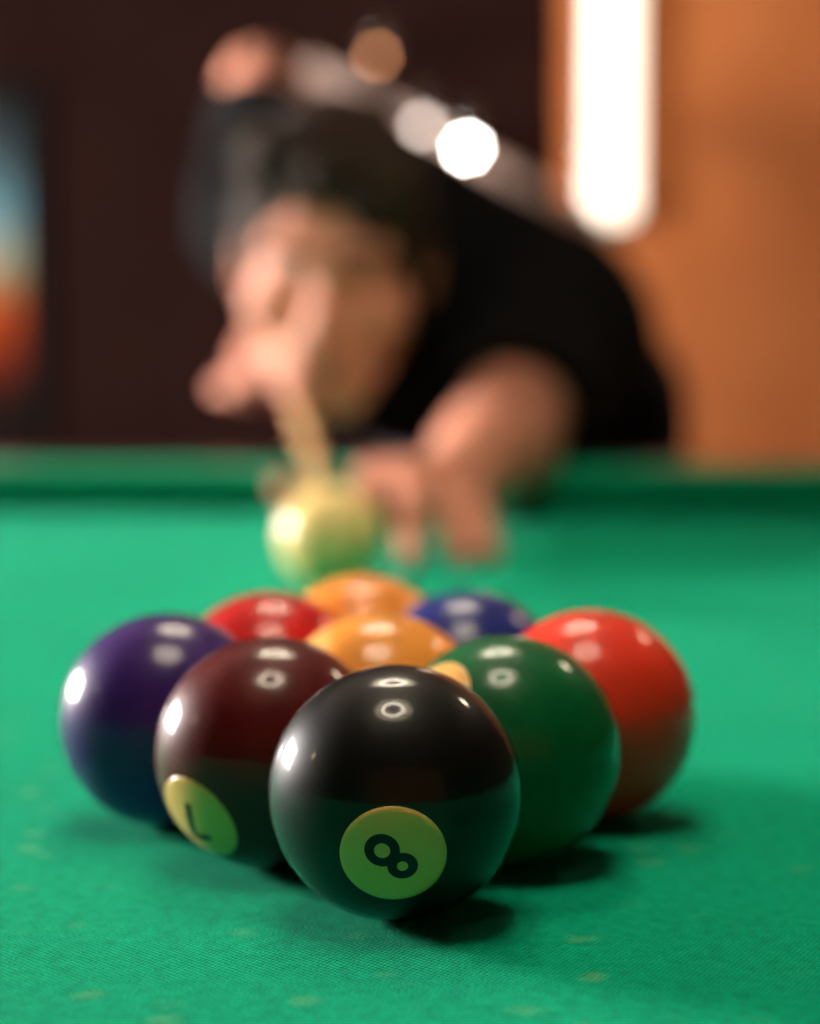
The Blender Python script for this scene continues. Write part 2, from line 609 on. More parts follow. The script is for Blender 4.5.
def cap_me(name, n, rad, lift, rings=10, seg=48):
    t, b = tangent(n, Vector((0, 0.01, 1)))
    bm = bmesh.new()
    R = BR + lift
    am = math.asin(rad / BR)
    prev = [bm.verts.new(n * R)]
    for i in range(1, rings + 2):
        if i <= rings:
            a, RR = am * i / rings, R
        else:
            a, RR = am + 0.004, BR - 0.0001
        ring = [bm.verts.new((n * math.cos(a) + (t * math.cos(p) + b * math.sin(p)) * math.sin(a)) * RR) for p in [2 * math.pi * k / seg for k in range(seg)]]
        for k in range(seg):
            if len(prev) == 1:
                bm.faces.new((prev[0], ring[k], ring[(k + 1) % seg]))
            else:
                bm.faces.new((prev[k], ring[k], ring[(k + 1) % seg], prev[(k + 1) % seg]))
        prev = ring
    return from_bm(bm, name)


def stroke(pts, w):
    """2-D polyline strip as quads, in metres"""
    out = []
    P = [Vector(p) for p in pts]
    L = []
    for i, p in enumerate(P):
        d = (P[min(i + 1, len(P) - 1)] - P[max(i - 1, 0)]).normalized()
        nn = Vector((-d.y, d.x))
        L.append((p + nn * w / 2, p - nn * w / 2))
    if (P[0] - P[-1]).length < 1e-7:      # closed ring
        d = (P[1] - P[-2]).normalized()
        nn = Vector((-d.y, d.x))
        L[0] = L[-1] = (P[0] + nn * w / 2, P[0] - nn * w / 2)
    for a, b in zip(L, L[1:]):
        out.append((a[0], a[1], b[1], b[0]))
    return out


def subdiv(pts, n=5):
    out = []
    for a, b in zip(pts, pts[1:]):
        for k in range(n):
            t = k / n
            out.append((a[0] + (b[0] - a[0]) * t, a[1] + (b[1] - a[1]) * t))
    out.append(pts[-1])
    return out


def circ(cx, cy, r, a0=0, a1=360, n=36):
    return [(cx + r * math.cos(math.radians(a0 + (a1 - a0) * k / n)), cy + r * math.sin(math.radians(a0 + (a1 - a0) * k / n))) for k in range(n + 1)]


# digit strokes in a box about 1 unit high
GLYPH = {
    1: [subdiv([(-0.18, 0.3), (0.05, 0.5), (0.05, -0.5)])],
    2: [circ(0, 0.22, 0.27, 170, -40, 16) + subdiv([(0.2, 0.05), (-0.28, -0.45), (0.3, -0.45)])],
    3: [circ(0, 0.23, 0.24, 150, -90, 16), circ(0, -0.23, 0.26, 90, -150, 16)],
    4: [subdiv([(0.12, -0.5), (0.12, 0.5), (-0.3, -0.18), (0.32, -0.18)])],
    5: [subdiv([(0.25, 0.47), (-0.2, 0.47), (-0.23, 0.05)]) + circ(0, -0.18, 0.28, 130, -150, 18)],
    6: [circ(0, -0.2, 0.27), subdiv([(-0.27, -0.2), (-0.2, 0.2), (0.15, 0.5)])],
    7: [subdiv([(-0.28, 0.45), (0.28, 0.45), (-0.06, -0.5)])],
    8: [circ(0, -0.29, 0.265), circ(0, 0.255, 0.215)],
    9: [circ(0, 0.2, 0.27), subdiv([(0.27, 0.2), (0.2, -0.2), (-0.15, -0.5)])],
}


def number_me(digit, n, up, size, w, lift):
    t, b = tangent(n, up)
    bm = bmesh.new()
    for poly in GLYPH[digit]:
        for q in stroke([(x * size, y * size) for x, y in poly], w):
            vs = []
            for p in q:
                u, v = p.x, p.y
                k = math.sqrt(max(1e-9, 1 - (u * u + v * v) / BR ** 2))
                vs.append(bm.verts.new((n * k + (t * u + b * v) / BR).normalized() * (BR + lift)))
            try:
                bm.faces.new(vs)
            except ValueError:
                pass
    bmesh.ops.remove_doubles(bm, verts=bm.verts, dist=1e-6)
    return from_bm(bm, 'number')


def make_ball(c, name, m, label, digit=None, spots=()):
    me = sphere.copy()
    o = link(name, me, m, None, c, True)
    tag(o, label, 'ball', 'nine numbered balls racked in a diamond' if digit else None)
    for n, up in spots:
        sp = link('number_spot', cap_me('number_spot', n, 0.0114, 0.00008), IV, o, None, True)
        link('number', number_me(digit, n, up, 0.0104, 0.0021 if digit == 8 else 0.0020, 0.00016), INK, sp, None, True)
    return o


def up_from(c, p0, p1):
    return on_ball(c, *p1) - on_ball(c, *p0)


col = {
    8: lin(20, 18, 17), 7: lin(92, 16, 18), 6: lin(0, 98, 52), 4: lin(62, 32, 112), 9: lin(255, 164, 66),
    5: lin(245, 62, 40), 3: lin(205, 26, 26), 2: lin(28, 44, 128), 1: lin(255, 158, 66)}
pos = {8: rack(0, 0), 7: rack(-1, 1), 6: rack(1, 1) + Vector((0.0009, 0.0004, 0)), 4: rack(-2, 2) + Vector((-0.0002, 0, 0)),
       9: rack(0, 2), 5: rack(2, 2) + Vector((0.0003, 0.0012, 0)), 3: rack(-1, 3) + Vector((-0.0016, 0.0012, 0)), 2: rack(1, 3) + Vector((-0.0012, 0.0012, 0)), 1: rack(0, 4) + Vector((-0.0018, 0.0022, 0))}
hid = Vector((0.25, 0.75, -0.6)).normalized()
lab = {
    8: 'glossy black ball with a pale number 8 spot touching maroon and green balls',
    7: 'dark maroon ball with a pale number 7 spot low on its side',
    6: 'dark green ball touching the black ball and the orange-red ball',
    4: 'deep purple ball at the side corner of the rack beside the maroon ball',
    9: 'yellow-orange ball with a pale edge in the middle of the rack',
    5: 'orange-red ball at the side corner of the rack behind the green ball',
    3: 'crimson red ball between the purple ball and the rearmost orange ball',
    2: 'blue ball between the green ball and the rearmost orange ball',
    1: 'plain orange ball at the rear point of the rack before the cue ball'}
for d in (8, 7, 6, 4, 5, 3, 2, 1):
    c = pos[d]
    if d == 8:
        n = on_ball(c, 393, 859)
        sp = [(n, up_from(c, (384, 853), (403, 867)))]
        sp.append((-n, Vector((0, 0, 1))))
    elif d == 7:
        n = on_ball(c, 194, 822)
        sp = [(n, Vector((0.35, 0.25, -1.0)))]
    elif d == 6:
        A = [on_ball(c, *p) for p in ((469, 681), (450, 663), (433, 668))]
        mt = np.array([list(v) for v in A])
        n = Vector(np.linalg.solve(mt, np.full(3, math.cos(math.asin(0.0114 / BR))))).normalized()
        sp = [(n, Vector((0, 1, 0.3)))]
    else:
        h2 = Vector((random.uniform(-0.3, 0.3), random.uniform(0.5, 0.8), -0.7)).normalized()
        sp = [(h2, Vector((0, 0, 1)))]
    make_ball(c, 'billiard_ball', ball_mat('ball_resin_%d' % d, col[d]), lab[d], d, sp)
# the striped nine: ivory body with a broad orange band
c9 = pos[9]
o9 = link('billiard_ball', sphere.copy(), IV, None, c9, True)
tag(o9, lab[9], 'ball', 'nine numbered balls racked in a diamond')
ax = Vector((-0.93, -0.10, 0.28)).normalized()
bm = bmesh.new()
t, b = tangent(ax, Vector((0, 0, 1)))
prev = None
lats = [-0.80 + 1.60 * k / 24 for k in range(25)]
for i, la in enumerate([lats[0] - 0.004] + lats + [lats[-1] + 0.004]):
    R = BR - 0.0001 if i in (0, len(lats) + 1) else BR + 0.00008
    ring = [bm.verts.new((ax * math.sin(la) + (t * math.cos(p) + b * math.sin(p)) * math.cos(la)) * R) for p in [2 * math.pi * k / 64 for k in range(64)]]
    if prev:
        for k in range(64):
            bm.faces.new((prev[k], ring[k], ring[(k + 1) % 64], prev[(k + 1) % 64]))
    prev = ring
band = link('stripe', from_bm(bm, 'stripe'), ball_mat('ball_resin_9', col[9]), o9, None, True)
sp = link('number_spot', cap_me('number_spot', hid, 0.0095, 0.00016), IV, o9, None, True)
link('number', number_me(9, hid, Vector((0, 0, 1)), 0.0072, 0.0016, 0.00024), INK, sp, None, True)
# cue ball
CUEB = Vector((-0.0425, 1.15, TZ + BR))
cb = link('cue_ball', sphere.copy(), ball_mat('cream_resin', lin(244, 214, 140)), None, CUEB, True)
tag(cb, 'plain cream cue ball resting right in front of the cue tip', 'ball')

# ------------------------------------------------------------------ cue stick
TIP = Vector((-0.0440, 1.194, TZ + 0.0345))
CD = Vector((-0.0800, 1.0, 0.074)).normalized()
cue = empty('pool_cue', TIP)
cue.rotation_euler = CD.to_track_quat('Z', 'Y').to_euler()
tag(cue, 'maple pool cue held by the leaning man and aimed at cream ball', 'cue')
link('tip', lathe_me('tip', [(0, -0.0015), (0.004, -0.0008), (0.006, 0.001), (0.0063, 0.006), (0, 0.006)], 24), M['tip'], cue, None, True)
link('ferrule', lathe_me('ferrule', [(0, 0.006), (0.0064, 0.006), (0.0065, 0.03), (0, 0.03)], 24), M['ferrule'], cue)
link('shaft', lathe_me('shaft', [(0, 0.03), (0.0065, 0.03), (0.0068, 0.3), (0.0085, 0.6), (0.0103, 0.735), (0, 0.735)], 24), M['maple'], cue)
link('joint_collar', lathe_me('joint_collar', [(0, 0.735), (0.0106, 0.735), (0.0106, 0.755), (0, 0.755)], 24), M['steel'], cue)
link('butt', lathe_me('butt', [(0, 0.755), (0.0105, 0.755), (0.0125, 1.05), (0.0145, 1.42), (0, 1.42)], 24), M['cue_butt'], cue)
link('bumper', lathe_me('bumper', [(0, 1.42), (0.0135, 1.42), (0.013, 1.44), (0.009, 1.447), (0, 1.447)], 24), M['rubber'], cue)


def cue_at(y):
    return TIP + CD * ((y - TIP.y) / CD.y)


# ------------------------------------------------------------------ signed distance modelling for the person
class Field:
    def __init__(self, lo, hi, h):
        self.h = h
        self.lo = np.array(lo, dtype=np.float32)
        n = np.ceil((np.array(hi) - np.array(lo)) / h).astype(int) + 1
        self.ax = [self.lo[i] + h * np.arange(n[i], dtype=np.float32) for i in range(3)]
        self.F = np.full(tuple(n), 1.0, dtype=np.float32)

    def _sub(self, lo, hi, pad):
        sl = []
        for i in range(3):
            a = int(max(0, math.floor((lo[i] - pad - self.lo[i]) / self.h)))
            b = int(min(len(self.ax[i]), math.ceil((hi[i] + pad - self.lo[i]) / self.h) + 1))
            sl.append(slice(a, max(a, b)))
        sl = tuple(sl)
        g = (self.ax[0][sl[0]][:, None, None], self.ax[1][sl[1]][None, :, None], self.ax[2][sl[2]][None, None, :])
        return sl, g

    def _put(self, sl, d, k, sub=False):
        f = self.F[sl]
        if sub:
            d = -d
            if k > 0:
                hh = np.clip(0.5 - 0.5 * (d - f) / k, 0, 1)
                # smooth max
                self.F[sl] = d * (1 - hh) + f * hh + k * hh * (1 - hh)
            else:
                self.F[sl] = np.maximum(f, d)
            return
        if k > 0:
            hh = np.clip(0.5 + 0.5 * (f - d) / k, 0, 1)
            self.F[sl] = f * (1 - hh) + d * hh - k * hh * (1 - hh)
        else:
            self.F[sl] = np.minimum(f, d)

    def cone(self, a, b, ra, rb, k=0.0, sub=False):
        a, b = np.array(a, dtype=np.float32), np.array(b, dtype=np.float32)
        R = max(ra, rb)
        sl, g = self._sub(np.minimum(a, b) - R, np.maximum(a, b) + R, max(k, 0) + 4 * self.h)
        ab = b - a
        L2 = float(ab @ ab) + 1e-12
        p = [g[i] - a[i] for i in range(3)]
        t = np.clip((p[0] * ab[0] + p[1] * ab[1] + p[2] * ab[2]) / L2, 0, 1)
        d = np.sqrt((p[0] - t * ab[0]) ** 2 + (p[1] - t * ab[1]) ** 2 + (p[2] - t * ab[2]) ** 2) - (ra + (rb - ra) * t)
        self._put(sl, d, k, sub)

    def ell(self, c, rad, axes=None, k=0.0, sub=False):
        """ellipsoid with radii along the three unit axes"""
        c = np.array(c, dtype=np.float32)
        A = np.eye(3, dtype=np.float32) if axes is None else np.array([list(v) for v in axes], dtype=np.float32)
        R = max(rad)
        sl, g = self._sub(c - R, c + R, max(k, 0) + 4 * self.h)
        p = [g[i] - c[i] for i in range(3)]
        q = [p[0] * A[j][0] + p[1] * A[j][1] + p[2] * A[j][2] for j in range(3)]
        k0 = np.sqrt(sum((q[j] / rad[j]) ** 2 for j in range(3)))
        k1 = np.sqrt(sum((q[j] / rad[j] ** 2) ** 2 for j in range(3))) + 1e-9
        self._put(sl, k0 * (k0 - 1) / k1, k, sub)

    def chain(self, pts, rad, k=0.0, kj=None):
        for i in range(len(pts) - 1):
            self.cone(pts[i], pts[i + 1], rad[i], rad[i + 1], k if i == 0 or kj is None else kj)

    def plane_cut(self, p, n):
        """remove everything on the side n points to"""
        n = np.array(n, dtype=np.float32)
        n /= np.linalg.norm(n)
        d = (self.ax[0][:, None, None] - p[0]) * n[0] + (self.ax[1][None, :, None] - p[1]) * n[1] + (self.ax[2][None, None, :] - p[2]) * n[2]
        self.F = np.maximum(self.F, d)

    def mesh(self, name):
        F, h = self.F, self.h
        I = F < 0
        c = np.zeros(tuple(s - 1 for s in F.shape), dtype=np.int8)
        for dx in (0, 1):
            for dy in (0, 1):
                for dz in (0, 1):
                    c += I[dx:F.shape[0] - 1 + dx, dy:F.shape[1] - 1 + dy, dz:F.shape[2] - 1 + dz]
        act = (c > 0) & (c < 8)
        ii = np.stack(np.nonzero(act), 1)
        idx = np.full(c.shape, -1, dtype=np.int32)
        idx[act] = np.arange(len(ii))
        acc = np.zeros((len(ii), 3))
        cnt = np.zeros(len(ii))
        cor = [(x, y, z) for x in (0, 1) for y in (0, 1) for z in (0, 1)]
        for a in cor:
            for axn in range(3):
                if a[axn]:
                    continue
                b = list(a)
                b[axn] = 1
                fa = F[ii[:, 0] + a[0], ii[:, 1] + a[1], ii[:, 2] + a[2]]
                fb = F[ii[:, 0] + b[0], ii[:, 1] + b[1], ii[:, 2] + b[2]]
                x = (fa < 0) != (fb < 0)
                t = np.where(x, fa / np.where(x, fa - fb, 1), 0)
                pt = np.tile(np.array(a, dtype=float), (len(ii), 1))
                pt[:, axn] += t
                acc[x] += pt[x]
                cnt[x] += 1
        V = (ii + acc / np.maximum(cnt, 1)[:, None]) * h + self.lo
        quads = []
        for axn in range(3):
            o1, o2 = [(1, 2), (2, 0), (0, 1)][axn]
            s0 = [slice(None)] * 3
            s1 = [slice(None)] * 3
            s0[axn] = slice(0, -1)
            s1[axn] = slice(1, None)
            A, B = I[tuple(s0)], I[tuple(s1)]
            for flip, X in ((False, A & ~B), (True, ~A & B)):
                e = np.stack(np.nonzero(X), 1)
                ok = (e[:, o1] > 0) & (e[:, o2] > 0) & (e[:, o1] < F.shape[o1] - 1) & (e[:, o2] < F.shape[o2] - 1)
                e = e[ok]
                vs = []
                for d1, d2 in ((0, 0), (-1, 0), (-1, -1), (0, -1)):
                    q = e.copy()
                    q[:, o1] += d1
                    q[:, o2] += d2
                    vs.append(idx[q[:, 0], q[:, 1], q[:, 2]])
                q = np.stack(vs, 1)
                # order so that normals leave the inside
                if flip:
                    q = q[:, ::-1]
                quads.append(q)
        Q = np.concatenate(quads)
        Q = Q[(Q >= 0).all(1)]
        me = bpy.data.meshes.new(name)
        me.vertices.add(len(V))
        me.vertices.foreach_set('co', V.astype(np.float32).ravel())
        me.loops.add(len(Q) * 4)
        me.loops.foreach_set('vertex_index', Q.astype(np.int32).ravel())
        me.polygons.add(len(Q))
        me.polygons.foreach_set('loop_start', np.arange(0, len(Q) * 4, 4, dtype=np.int32))
        me.polygons.foreach_set('loop_total', np.full(len(Q), 4, dtype=np.int32))
        me.update(calc_edges=True)
        me.validate()
        return me


# joints, in metres: x right, y away from the lens, z above the cloth (man leaning over the far rail)
Z = lambda x, y, z: np.array([x, y, z + TZ])
HIPC = Z(0.150, 2.50, 0.080)
WAIST = Z(0.105, 2.36, 0.150)
RIBS = Z(0.050, 2.20, 0.170)
CHEST = Z(-0.005, 2.07, 0.190)
SH_L = Z(0.135, 1.985, 0.150)     # his left shoulder, bridge arm
SH_R = Z(-0.135, 2.12, 0.265)
EL_L = Z(0.074, 1.735, 0.054)
WR_L = Z(0.031, 1.440, 0.036)
EL_R = Z(-0.160, 2.385, 0.415)
WR_R = Z(-0.138, 2.300, 0.160)
HIP_R, HIP_L = Z(0.075, 2.58, 0.055), Z(0.215, 2.50, 0.055)
KN_R, KN_L = Z(0.03, 2.70, -0.34), Z(0.26, 2.46, -0.35)
AN_R, AN_L = Z(0.02, 2.90, -0.715), Z(0.27, 2.56, -0.715)
HEAD = Z(-0.064, 1.805, 0.206)

# torso axes
spine = Vector(CHEST - HIPC).normalized()
across = Vector(SH_L - SH_R).normalized()
across = (across - spine * across.dot(spine)).normalized()
back = across.cross(spine)
if back.z < 0:
    back = -back
TA = (across, spine, back)
# head axes: face forward towards the cue ball, tilted a little
hf = Vector((-0.07, -1.0, -0.34)).normalized()
hu = Vector((0.05, 0.0, 1.0))
hu = (hu - hf * hu.dot(hf)).normalized()
hr = hf.cross(hu)                # image right reversed below: his left is +x in the picture
if hr.x < 0:
    hr = -hr
HA = (hr, hf, hu)


def hp(x, y, z):
    v = Vector(HEAD) + hr * x + hf * y + hu * z
    return (v.x, v.y, v.z)


def torso(f, g):
    f.ell(HIPC, (0.160 + g, 0.135 + g, 0.125 + g), TA, 0.0)
    f.ell(WAIST, (0.145 + g, 0.150 + g, 0.110 + g), TA, 0.06)
    f.ell(RIBS, (0.155 + g, 0.150 + g, 0.115 + g), TA, 0.06)
    f.ell(CHEST, (0.165 + g, 0.120 + g, 0.118 + g), TA, 0.06)
    f.cone(SH_R, SH_L, 0.070 + g, 0.070 + g, 0.05)
    # pectorals and trapezius
    f.cone(CHEST + np.array([-0.03, -0.02, 0.045]), np.array(hp(0, -0.06, -0.04)), 0.075 + g, 0.06 + g, 0.05)


def legs(f, g):
    for h_, k_, a_ in ((HIP_R, KN_R, AN_R), (HIP_L, KN_L, AN_L)):
        f.chain([h_, k_, a_], [0.092 + g, 0.058 + g, 0.040 + g], 0.04, 0.02)
        kn, an = np.array(k_), np.array(a_)
        f.cone(kn + (an - kn) * 0.15 + np.array([0, 0.012, 0]), kn + (an - kn) * 0.5 + np.array([0, 0.01, 0]), 0.050 + g, 0.050 + g, 0.03)


def arms(f):
    f.chain([SH_L, EL_L, WR_L], [0.058, 0.042, 0.027], 0.05, 0.02)
    f.cone(EL_L + (WR_L - EL_L) * 0.1, EL_L + (WR_L - EL_L) * 0.45, 0.043, 0.039, 0.02)
    f.chain([SH_R, EL_R, WR_R], [0.064, 0.044, 0.028], 0.05, 0.02)
    f.cone(EL_R + (WR_R - EL_R) * 0.1, EL_R + (WR_R - EL_R) * 0.45, 0.046, 0.042, 0.02)


def head(f):
    f.cone(CHEST + np.array([-0.02, -0.08, 0.06]), hp(0, -0.045, -0.045), 0.062, 0.056, 0.04)
    f.ell(hp(0, -0.012, 0.036), (0.074, 0.094, 0.084), HA, 0.03)
    f.ell(hp(0, 0.030, -0.030), (0.058, 0.060, 0.068), HA, 0.025)          # mid face
    f.ell(hp(0, 0.036, -0.072), (0.042, 0.048, 0.036), HA, 0.022)         # jaw
    f.cone(hp(-0.012, 0.070, -0.096), hp(0.012, 0.070, -0.096), 0.017, 0.017, 0.02)   # chin
    for s in (-1, 1):
        f.cone(hp(s * 0.050, 0.004, -0.055), hp(s * 0.016, 0.066, -0.092), 0.016, 0.016, 0.018)   # jaw line
        f.ell(hp(s * 0.043, 0.058, -0.022), (0.026, 0.028, 0.022), HA, 0.02)  # cheekbone
        f.cone(hp(s * 0.010, 0.083, 0.028), hp(s * 0.046, 0.070, 0.030), 0.011, 0.010, 0.012)  # brow
    for s in (-1, 1):
        f.ell(hp(s * 0.031, 0.098, 0.006), (0.018, 0.016, 0.011), HA, 0.010, True)   # sockets
    for s in (-1, 1):                                                     # eyelids
        f.chain([hp(s * 0.017, 0.0800, 0.009), hp(s * 0.030, 0.0835, 0.0145), hp(s * 0.045, 0.0740, 0.008)], [0.0035, 0.0048, 0.0035], 0.004)
        f.chain([hp(s * 0.017, 0.0790, 0.004), hp(s * 0.030, 0.0800, -0.0035), hp(s * 0.045, 0.0730, 0.004)], [0.003, 0.004, 0.003], 0.004)
    f.cone(hp(0, 0.084, 0.016), hp(0, 0.110, -0.026), 0.0085, 0.0125, 0.008)         # nose
    for s in (-1, 1):
        f.cone(hp(s * 0.011, 0.096, -0.031), hp(s * 0.011, 0.099, -0.029), 0.0085, 0.0085, 0.006)
    f.ell(hp(0, 0.078, -0.062), (0.032, 0.020, 0.022), HA, 0.012)   # upper lip
    f.cone(hp(-0.010, 0.0925, -0.080), hp(0.010, 0.0925, -0.080), 0.003, 0.003, 0.010, True)   # dip under the lip
    for s in (-1, 1):                                                     # ears
        f.ell(hp(s * 0.079, -0.010, -0.005), (0.009, 0.020, 0.033), HA, 0.008)
        f.ell(hp(s * 0.089, -0.006, -0.003), (0.006, 0.011, 0.020), HA, 0.004, True)


cpt = lambda y: np.array(cue_at(y))


def left_hand(f):
    Z = lambda x, y, z: np.array([x, y - 0.036, z + TZ])
    # palm arched on the cloth, knuckles raised
    KN = {'i': Z(-0.022, 1.392, 0.048), 'm': Z(-0.002, 1.380, 0.050), 'r': Z(0.019, 1.381, 0.045), 'p': Z(0.037, 1.392, 0.036)}
    for q, r in (('i', 0.0125), ('m', 0.013), ('r', 0.0125), ('p', 0.0115)):
        f.cone(WR_L + (KN[q] - WR_L) * 0.05, KN[q], 0.020, r, 0.012)
    f.ell(Z(0.022, 1.435, 0.030), (0.030, 0.042, 0.016), None, 0.012)
    # straight fingers spread on the cloth
    f.chain([KN['m'], Z(0.000, 1.332, 0.042), Z(0.000, 1.298, 0.020), Z(0.000, 1.272, 0.0085)], [0.0115, 0.0098, 0.0090, 0.0078], 0.006, 0.004)
    f.chain([KN['r'], Z(0.024, 1.338, 0.038), Z(0.028, 1.308, 0.018), Z(0.031, 1.284, 0.0085)], [0.0112, 0.0095, 0.0088, 0.0076], 0.006, 0.004)
    f.chain([KN['p'], Z(0.042, 1.352, 0.028), Z(0.046, 1.326, 0.015), Z(0.049, 1.304, 0.0078)], [0.0102, 0.0085, 0.0078, 0.0068], 0.006, 0.004)
    # index lies beside the cue, thumb passes beneath it and rises on the far side: an open bridge
    f.chain([KN['i'], Z(-0.026, 1.340, 0.040), Z(-0.028, 1.305, 0.020), Z(-0.028, 1.278, 0.0085)], [0.0115, 0.0098, 0.0090, 0.0078], 0.006, 0.004)
    f.chain([Z(0.006, 1.436, 0.026), Z(-0.032, 1.398, 0.023), Z(-0.062, 1.378, 0.026), Z(-0.080, 1.368, 0.044)], [0.016, 0.0125, 0.0105, 0.0085], 0.010, 0.005)


def right_hand(f):
    cd = np.array(CD)
    base = cpt(2.225)
    up = np.array([0, 0, 1.0])
    up = up - cd * (up @ cd)
    up /= np.linalg.norm(up)
    left = np.cross(up, cd)
    if left[0] > 0:
        left = -left
    pol = lambda s, ang, r: base + cd * s + (left * math.cos(math.radians(ang)) + up * math.sin(math.radians(ang))) * r
    # hand lying flat outside (left of) the cue, fingers curled under it
    q = lambda l_, s_, u_: base + left * l_ + cd * s_ + up * u_
    f.ell(q(0.044, 0.0, -0.020), (0.036, 0.042, 0.015), (Vector(left), Vector(cd), Vector(up)), 0.010)
    f.chain([WR_R, q(0.030, 0.050, 0.010), q(0.042, 0.02, -0.016)], [0.027, 0.022, 0.018], 0.015, 0.01)
    for k, s in enumerate((-0.033, -0.011, 0.011, 0.032)):
        r = (0.0095, 0.0098, 0.0094, 0.0084)[k]
        f.chain([q(0.036, s, -0.022), q(0.006, s, -0.027), q(-0.020, s, -0.014), q(-0.018, s, 0.012)], [r + 0.001, r, r - 0.0008, r - 0.002], 0.006, 0.004)
    f.chain([q(0.036, -0.026, -0.012), q(0.030, -0.046, 0.006), q(0.014, -0.058, 0.020), q(-0.006, -0.060, 0.021)], [0.013, 0.0115, 0.0098, 0.0082], 0.008, 0.005)


def feet(f, g):
    for a_, dx in ((AN_R, -0.02), (AN_L, 0.03)):
        a = np.array(a_)
        f.cone(a, a + np.array([0, 0.03, -0.045]), 0.036 + g, 0.030 + g, 0.02)
        f.cone(a + np.array([0, 0.03, -0.047]), a + np.array([dx, -0.15, -0.053]), 0.031 + g, 0.024 + g, 0.03)


man = empty('person', (0.15, 2.52, 0))
MANLOC = Vector((0.15, 2.52, 0))
tag(man, 'person in black T-shirt bent over the rail aiming a pool cue', 'person')


def man_part(name, f, m, parent=None):
    me = f.mesh(name)
    me.transform(Matrix.Translation(-MANLOC))
    return link(name, me, m, parent or man, None, True)


f = Field((-0.30, 1.22, 0.0), (0.40, 3.06, TZ + 0.47), 0.0045)
torso(f, -0.004)
legs(f, -0.004)
arms(f)
head(f)
feet(f, -0.004)
left_hand(f)
right_hand(f)
body = man_part('body', f, M['skin'])
del f
# T-shirt
f = Field((-0.34, 1.70, TZ - 0.12), (0.40, 2.75, TZ + 0.50), 0.006)
torso(f, 0.010)
# cloth hanging from the chest
f.cone(Z(-0.02, 2.03, 0.13), Z(0.08, 2.28, 0.09), 0.075, 0.09, 0.05)
f.cone(SH_L, SH_L + (EL_L - SH_L) * 0.74, 0.080, 0.066, 0.03)
f.cone(SH_R, SH_R + (EL_R - SH_R) * 0.66, 0.076, 0.060, 0.03)
gx, gy, gz = f.ax[0][:, None, None], f.ax[1][None, :, None], f.ax[2][None, None, :]
f.F += (0.0035 * np.sin(34 * gx + 22 * gz + 9 * np.sin(5 * gy)) + 0.003 * np.sin(41 * gy - 27 * gz + 3 * np.sin(16 * gx))).astype(np.float32)
f.cone(CHEST + np.array([-0.02, -0.06, 0.06]), hp(0, -0.050, -0.045), 0.078, 0.070, 0.02)
# neck opening, sleeve hems and bottom hem
nk = np.array(hp(0, -0.05, -0.06))
f.cone(nk + np.array([-0.010, -0.060, -0.012]), nk + np.array([-0.05, -0.22, -0.08]), 0.062, 0.10, 0.004, True)
for sh, el, t_ in ((SH_L, EL_L, 0.72), (SH_R, EL_R, 0.64)):
    u = (el - sh) / np.linalg.norm(el - sh)
    q = sh + (el - sh) * t_
    f.cone(q + u * 0.10, q + u * 0.30, 0.100, 0.100, 0.0, True)
f.plane_cut(HIPC + np.array(spine) * -0.09, -np.array(spine))
shirt = man_part('t_shirt', f, M['shirt'])
del f
# jeans
f = Field((-0.12, 2.28, 0.06), (0.42, 3.02, TZ + 0.28), 0.007)
f.ell(HIPC, (0.165, 0.140, 0.130), TA, 0.0)
legs(f, 0.012)
f.plane_cut(HIPC + np.array(spine) * 0.09, np.array(spine))
f.plane_cut((0, 0, 0.075), (0, 0, -1))
man_part('jeans', f, M['denim'])
del f
# shoes
for a_, dx in ((AN_R, -0.02), (AN_L, 0.03)):
    a = np.array(a_)
    f = Field((a[0] - 0.12, a[1] - 0.26, 0.0 - 0.02), (a[0] + 0.12, a[1] + 0.14, 0.16), 0.005)
    f.cone(a + np.array([0, 0.005, -0.005]), a + np.array([0, 0.032, -0.045]), 0.045, 0.040, 0.0)
    f.cone(a + np.array([0, 0.032, -0.047]), a + np.array([dx, -0.155, -0.053]), 0.042, 0.036, 0.03)
    f.plane_cut((0, 0, 0.002), (0, 0, -1))
    f.plane_cut((0, 0, a[2] + 0.035), (0, 0, 1))
    man_part('shoe', f, M['leather_shoe'])
    del f
# hair: a cap over the skull, open at the face, with a swept fringe
hc = np.array(HEAD)
f = Field(hc - 0.17, hc + 0.18, 0.0035)
f.ell(hp(0, -0.016, 0.042), (0.082, 0.100, 0.092), HA, 0.0)
f.ell(hp(0, -0.045, -0.005), (0.077, 0.066, 0.072), HA, 0.02)
f.cone(hp(-0.045, 0.052, 0.098), hp(0.050, 0.060, 0.082), 0.028, 0.028, 0.02)    # fringe
f.cone(hp(0.050, 0.060, 0.078), hp(0.066, 0.042, 0.040), 0.026, 0.018, 0.015)
f.cone(hp(0.000, 0.072, 0.092), hp(0.052, 0.066, 0.062), 0.022, 0.018, 0.012)
f.cone(hp(0.066, 0.030, 0.04), hp(0.074, 0.010, -0.030), 0.018, 0.012, 0.01)    # sideburns
f.cone(hp(-0.072, 0.016, 0.03), hp(-0.072, 0.012, -0.025), 0.012, 0.008, 0.01)
f.ell(hp(-0.012, 0.108, -0.015), (0.068, 0.072, 0.088), HA, 0.012, True)
for s in (-1, 1):
    f.ell(hp(s * 0.088, -0.004, -0.012), (0.028, 0.026, 0.036), HA, 0.006, True)
gx, gy, gz = f.ax[0][:, None, None], f.ax[1][None, :, None], f.ax[2][None, None, :]
f.F += (0.0022 * np.sin(160 * gx + 60 * gz + 40 * gy) + 0.0018 * np.sin(230 * gx - 110 * gy)).astype(np.float32)
man_part('hair', f, M['hair'])
del f
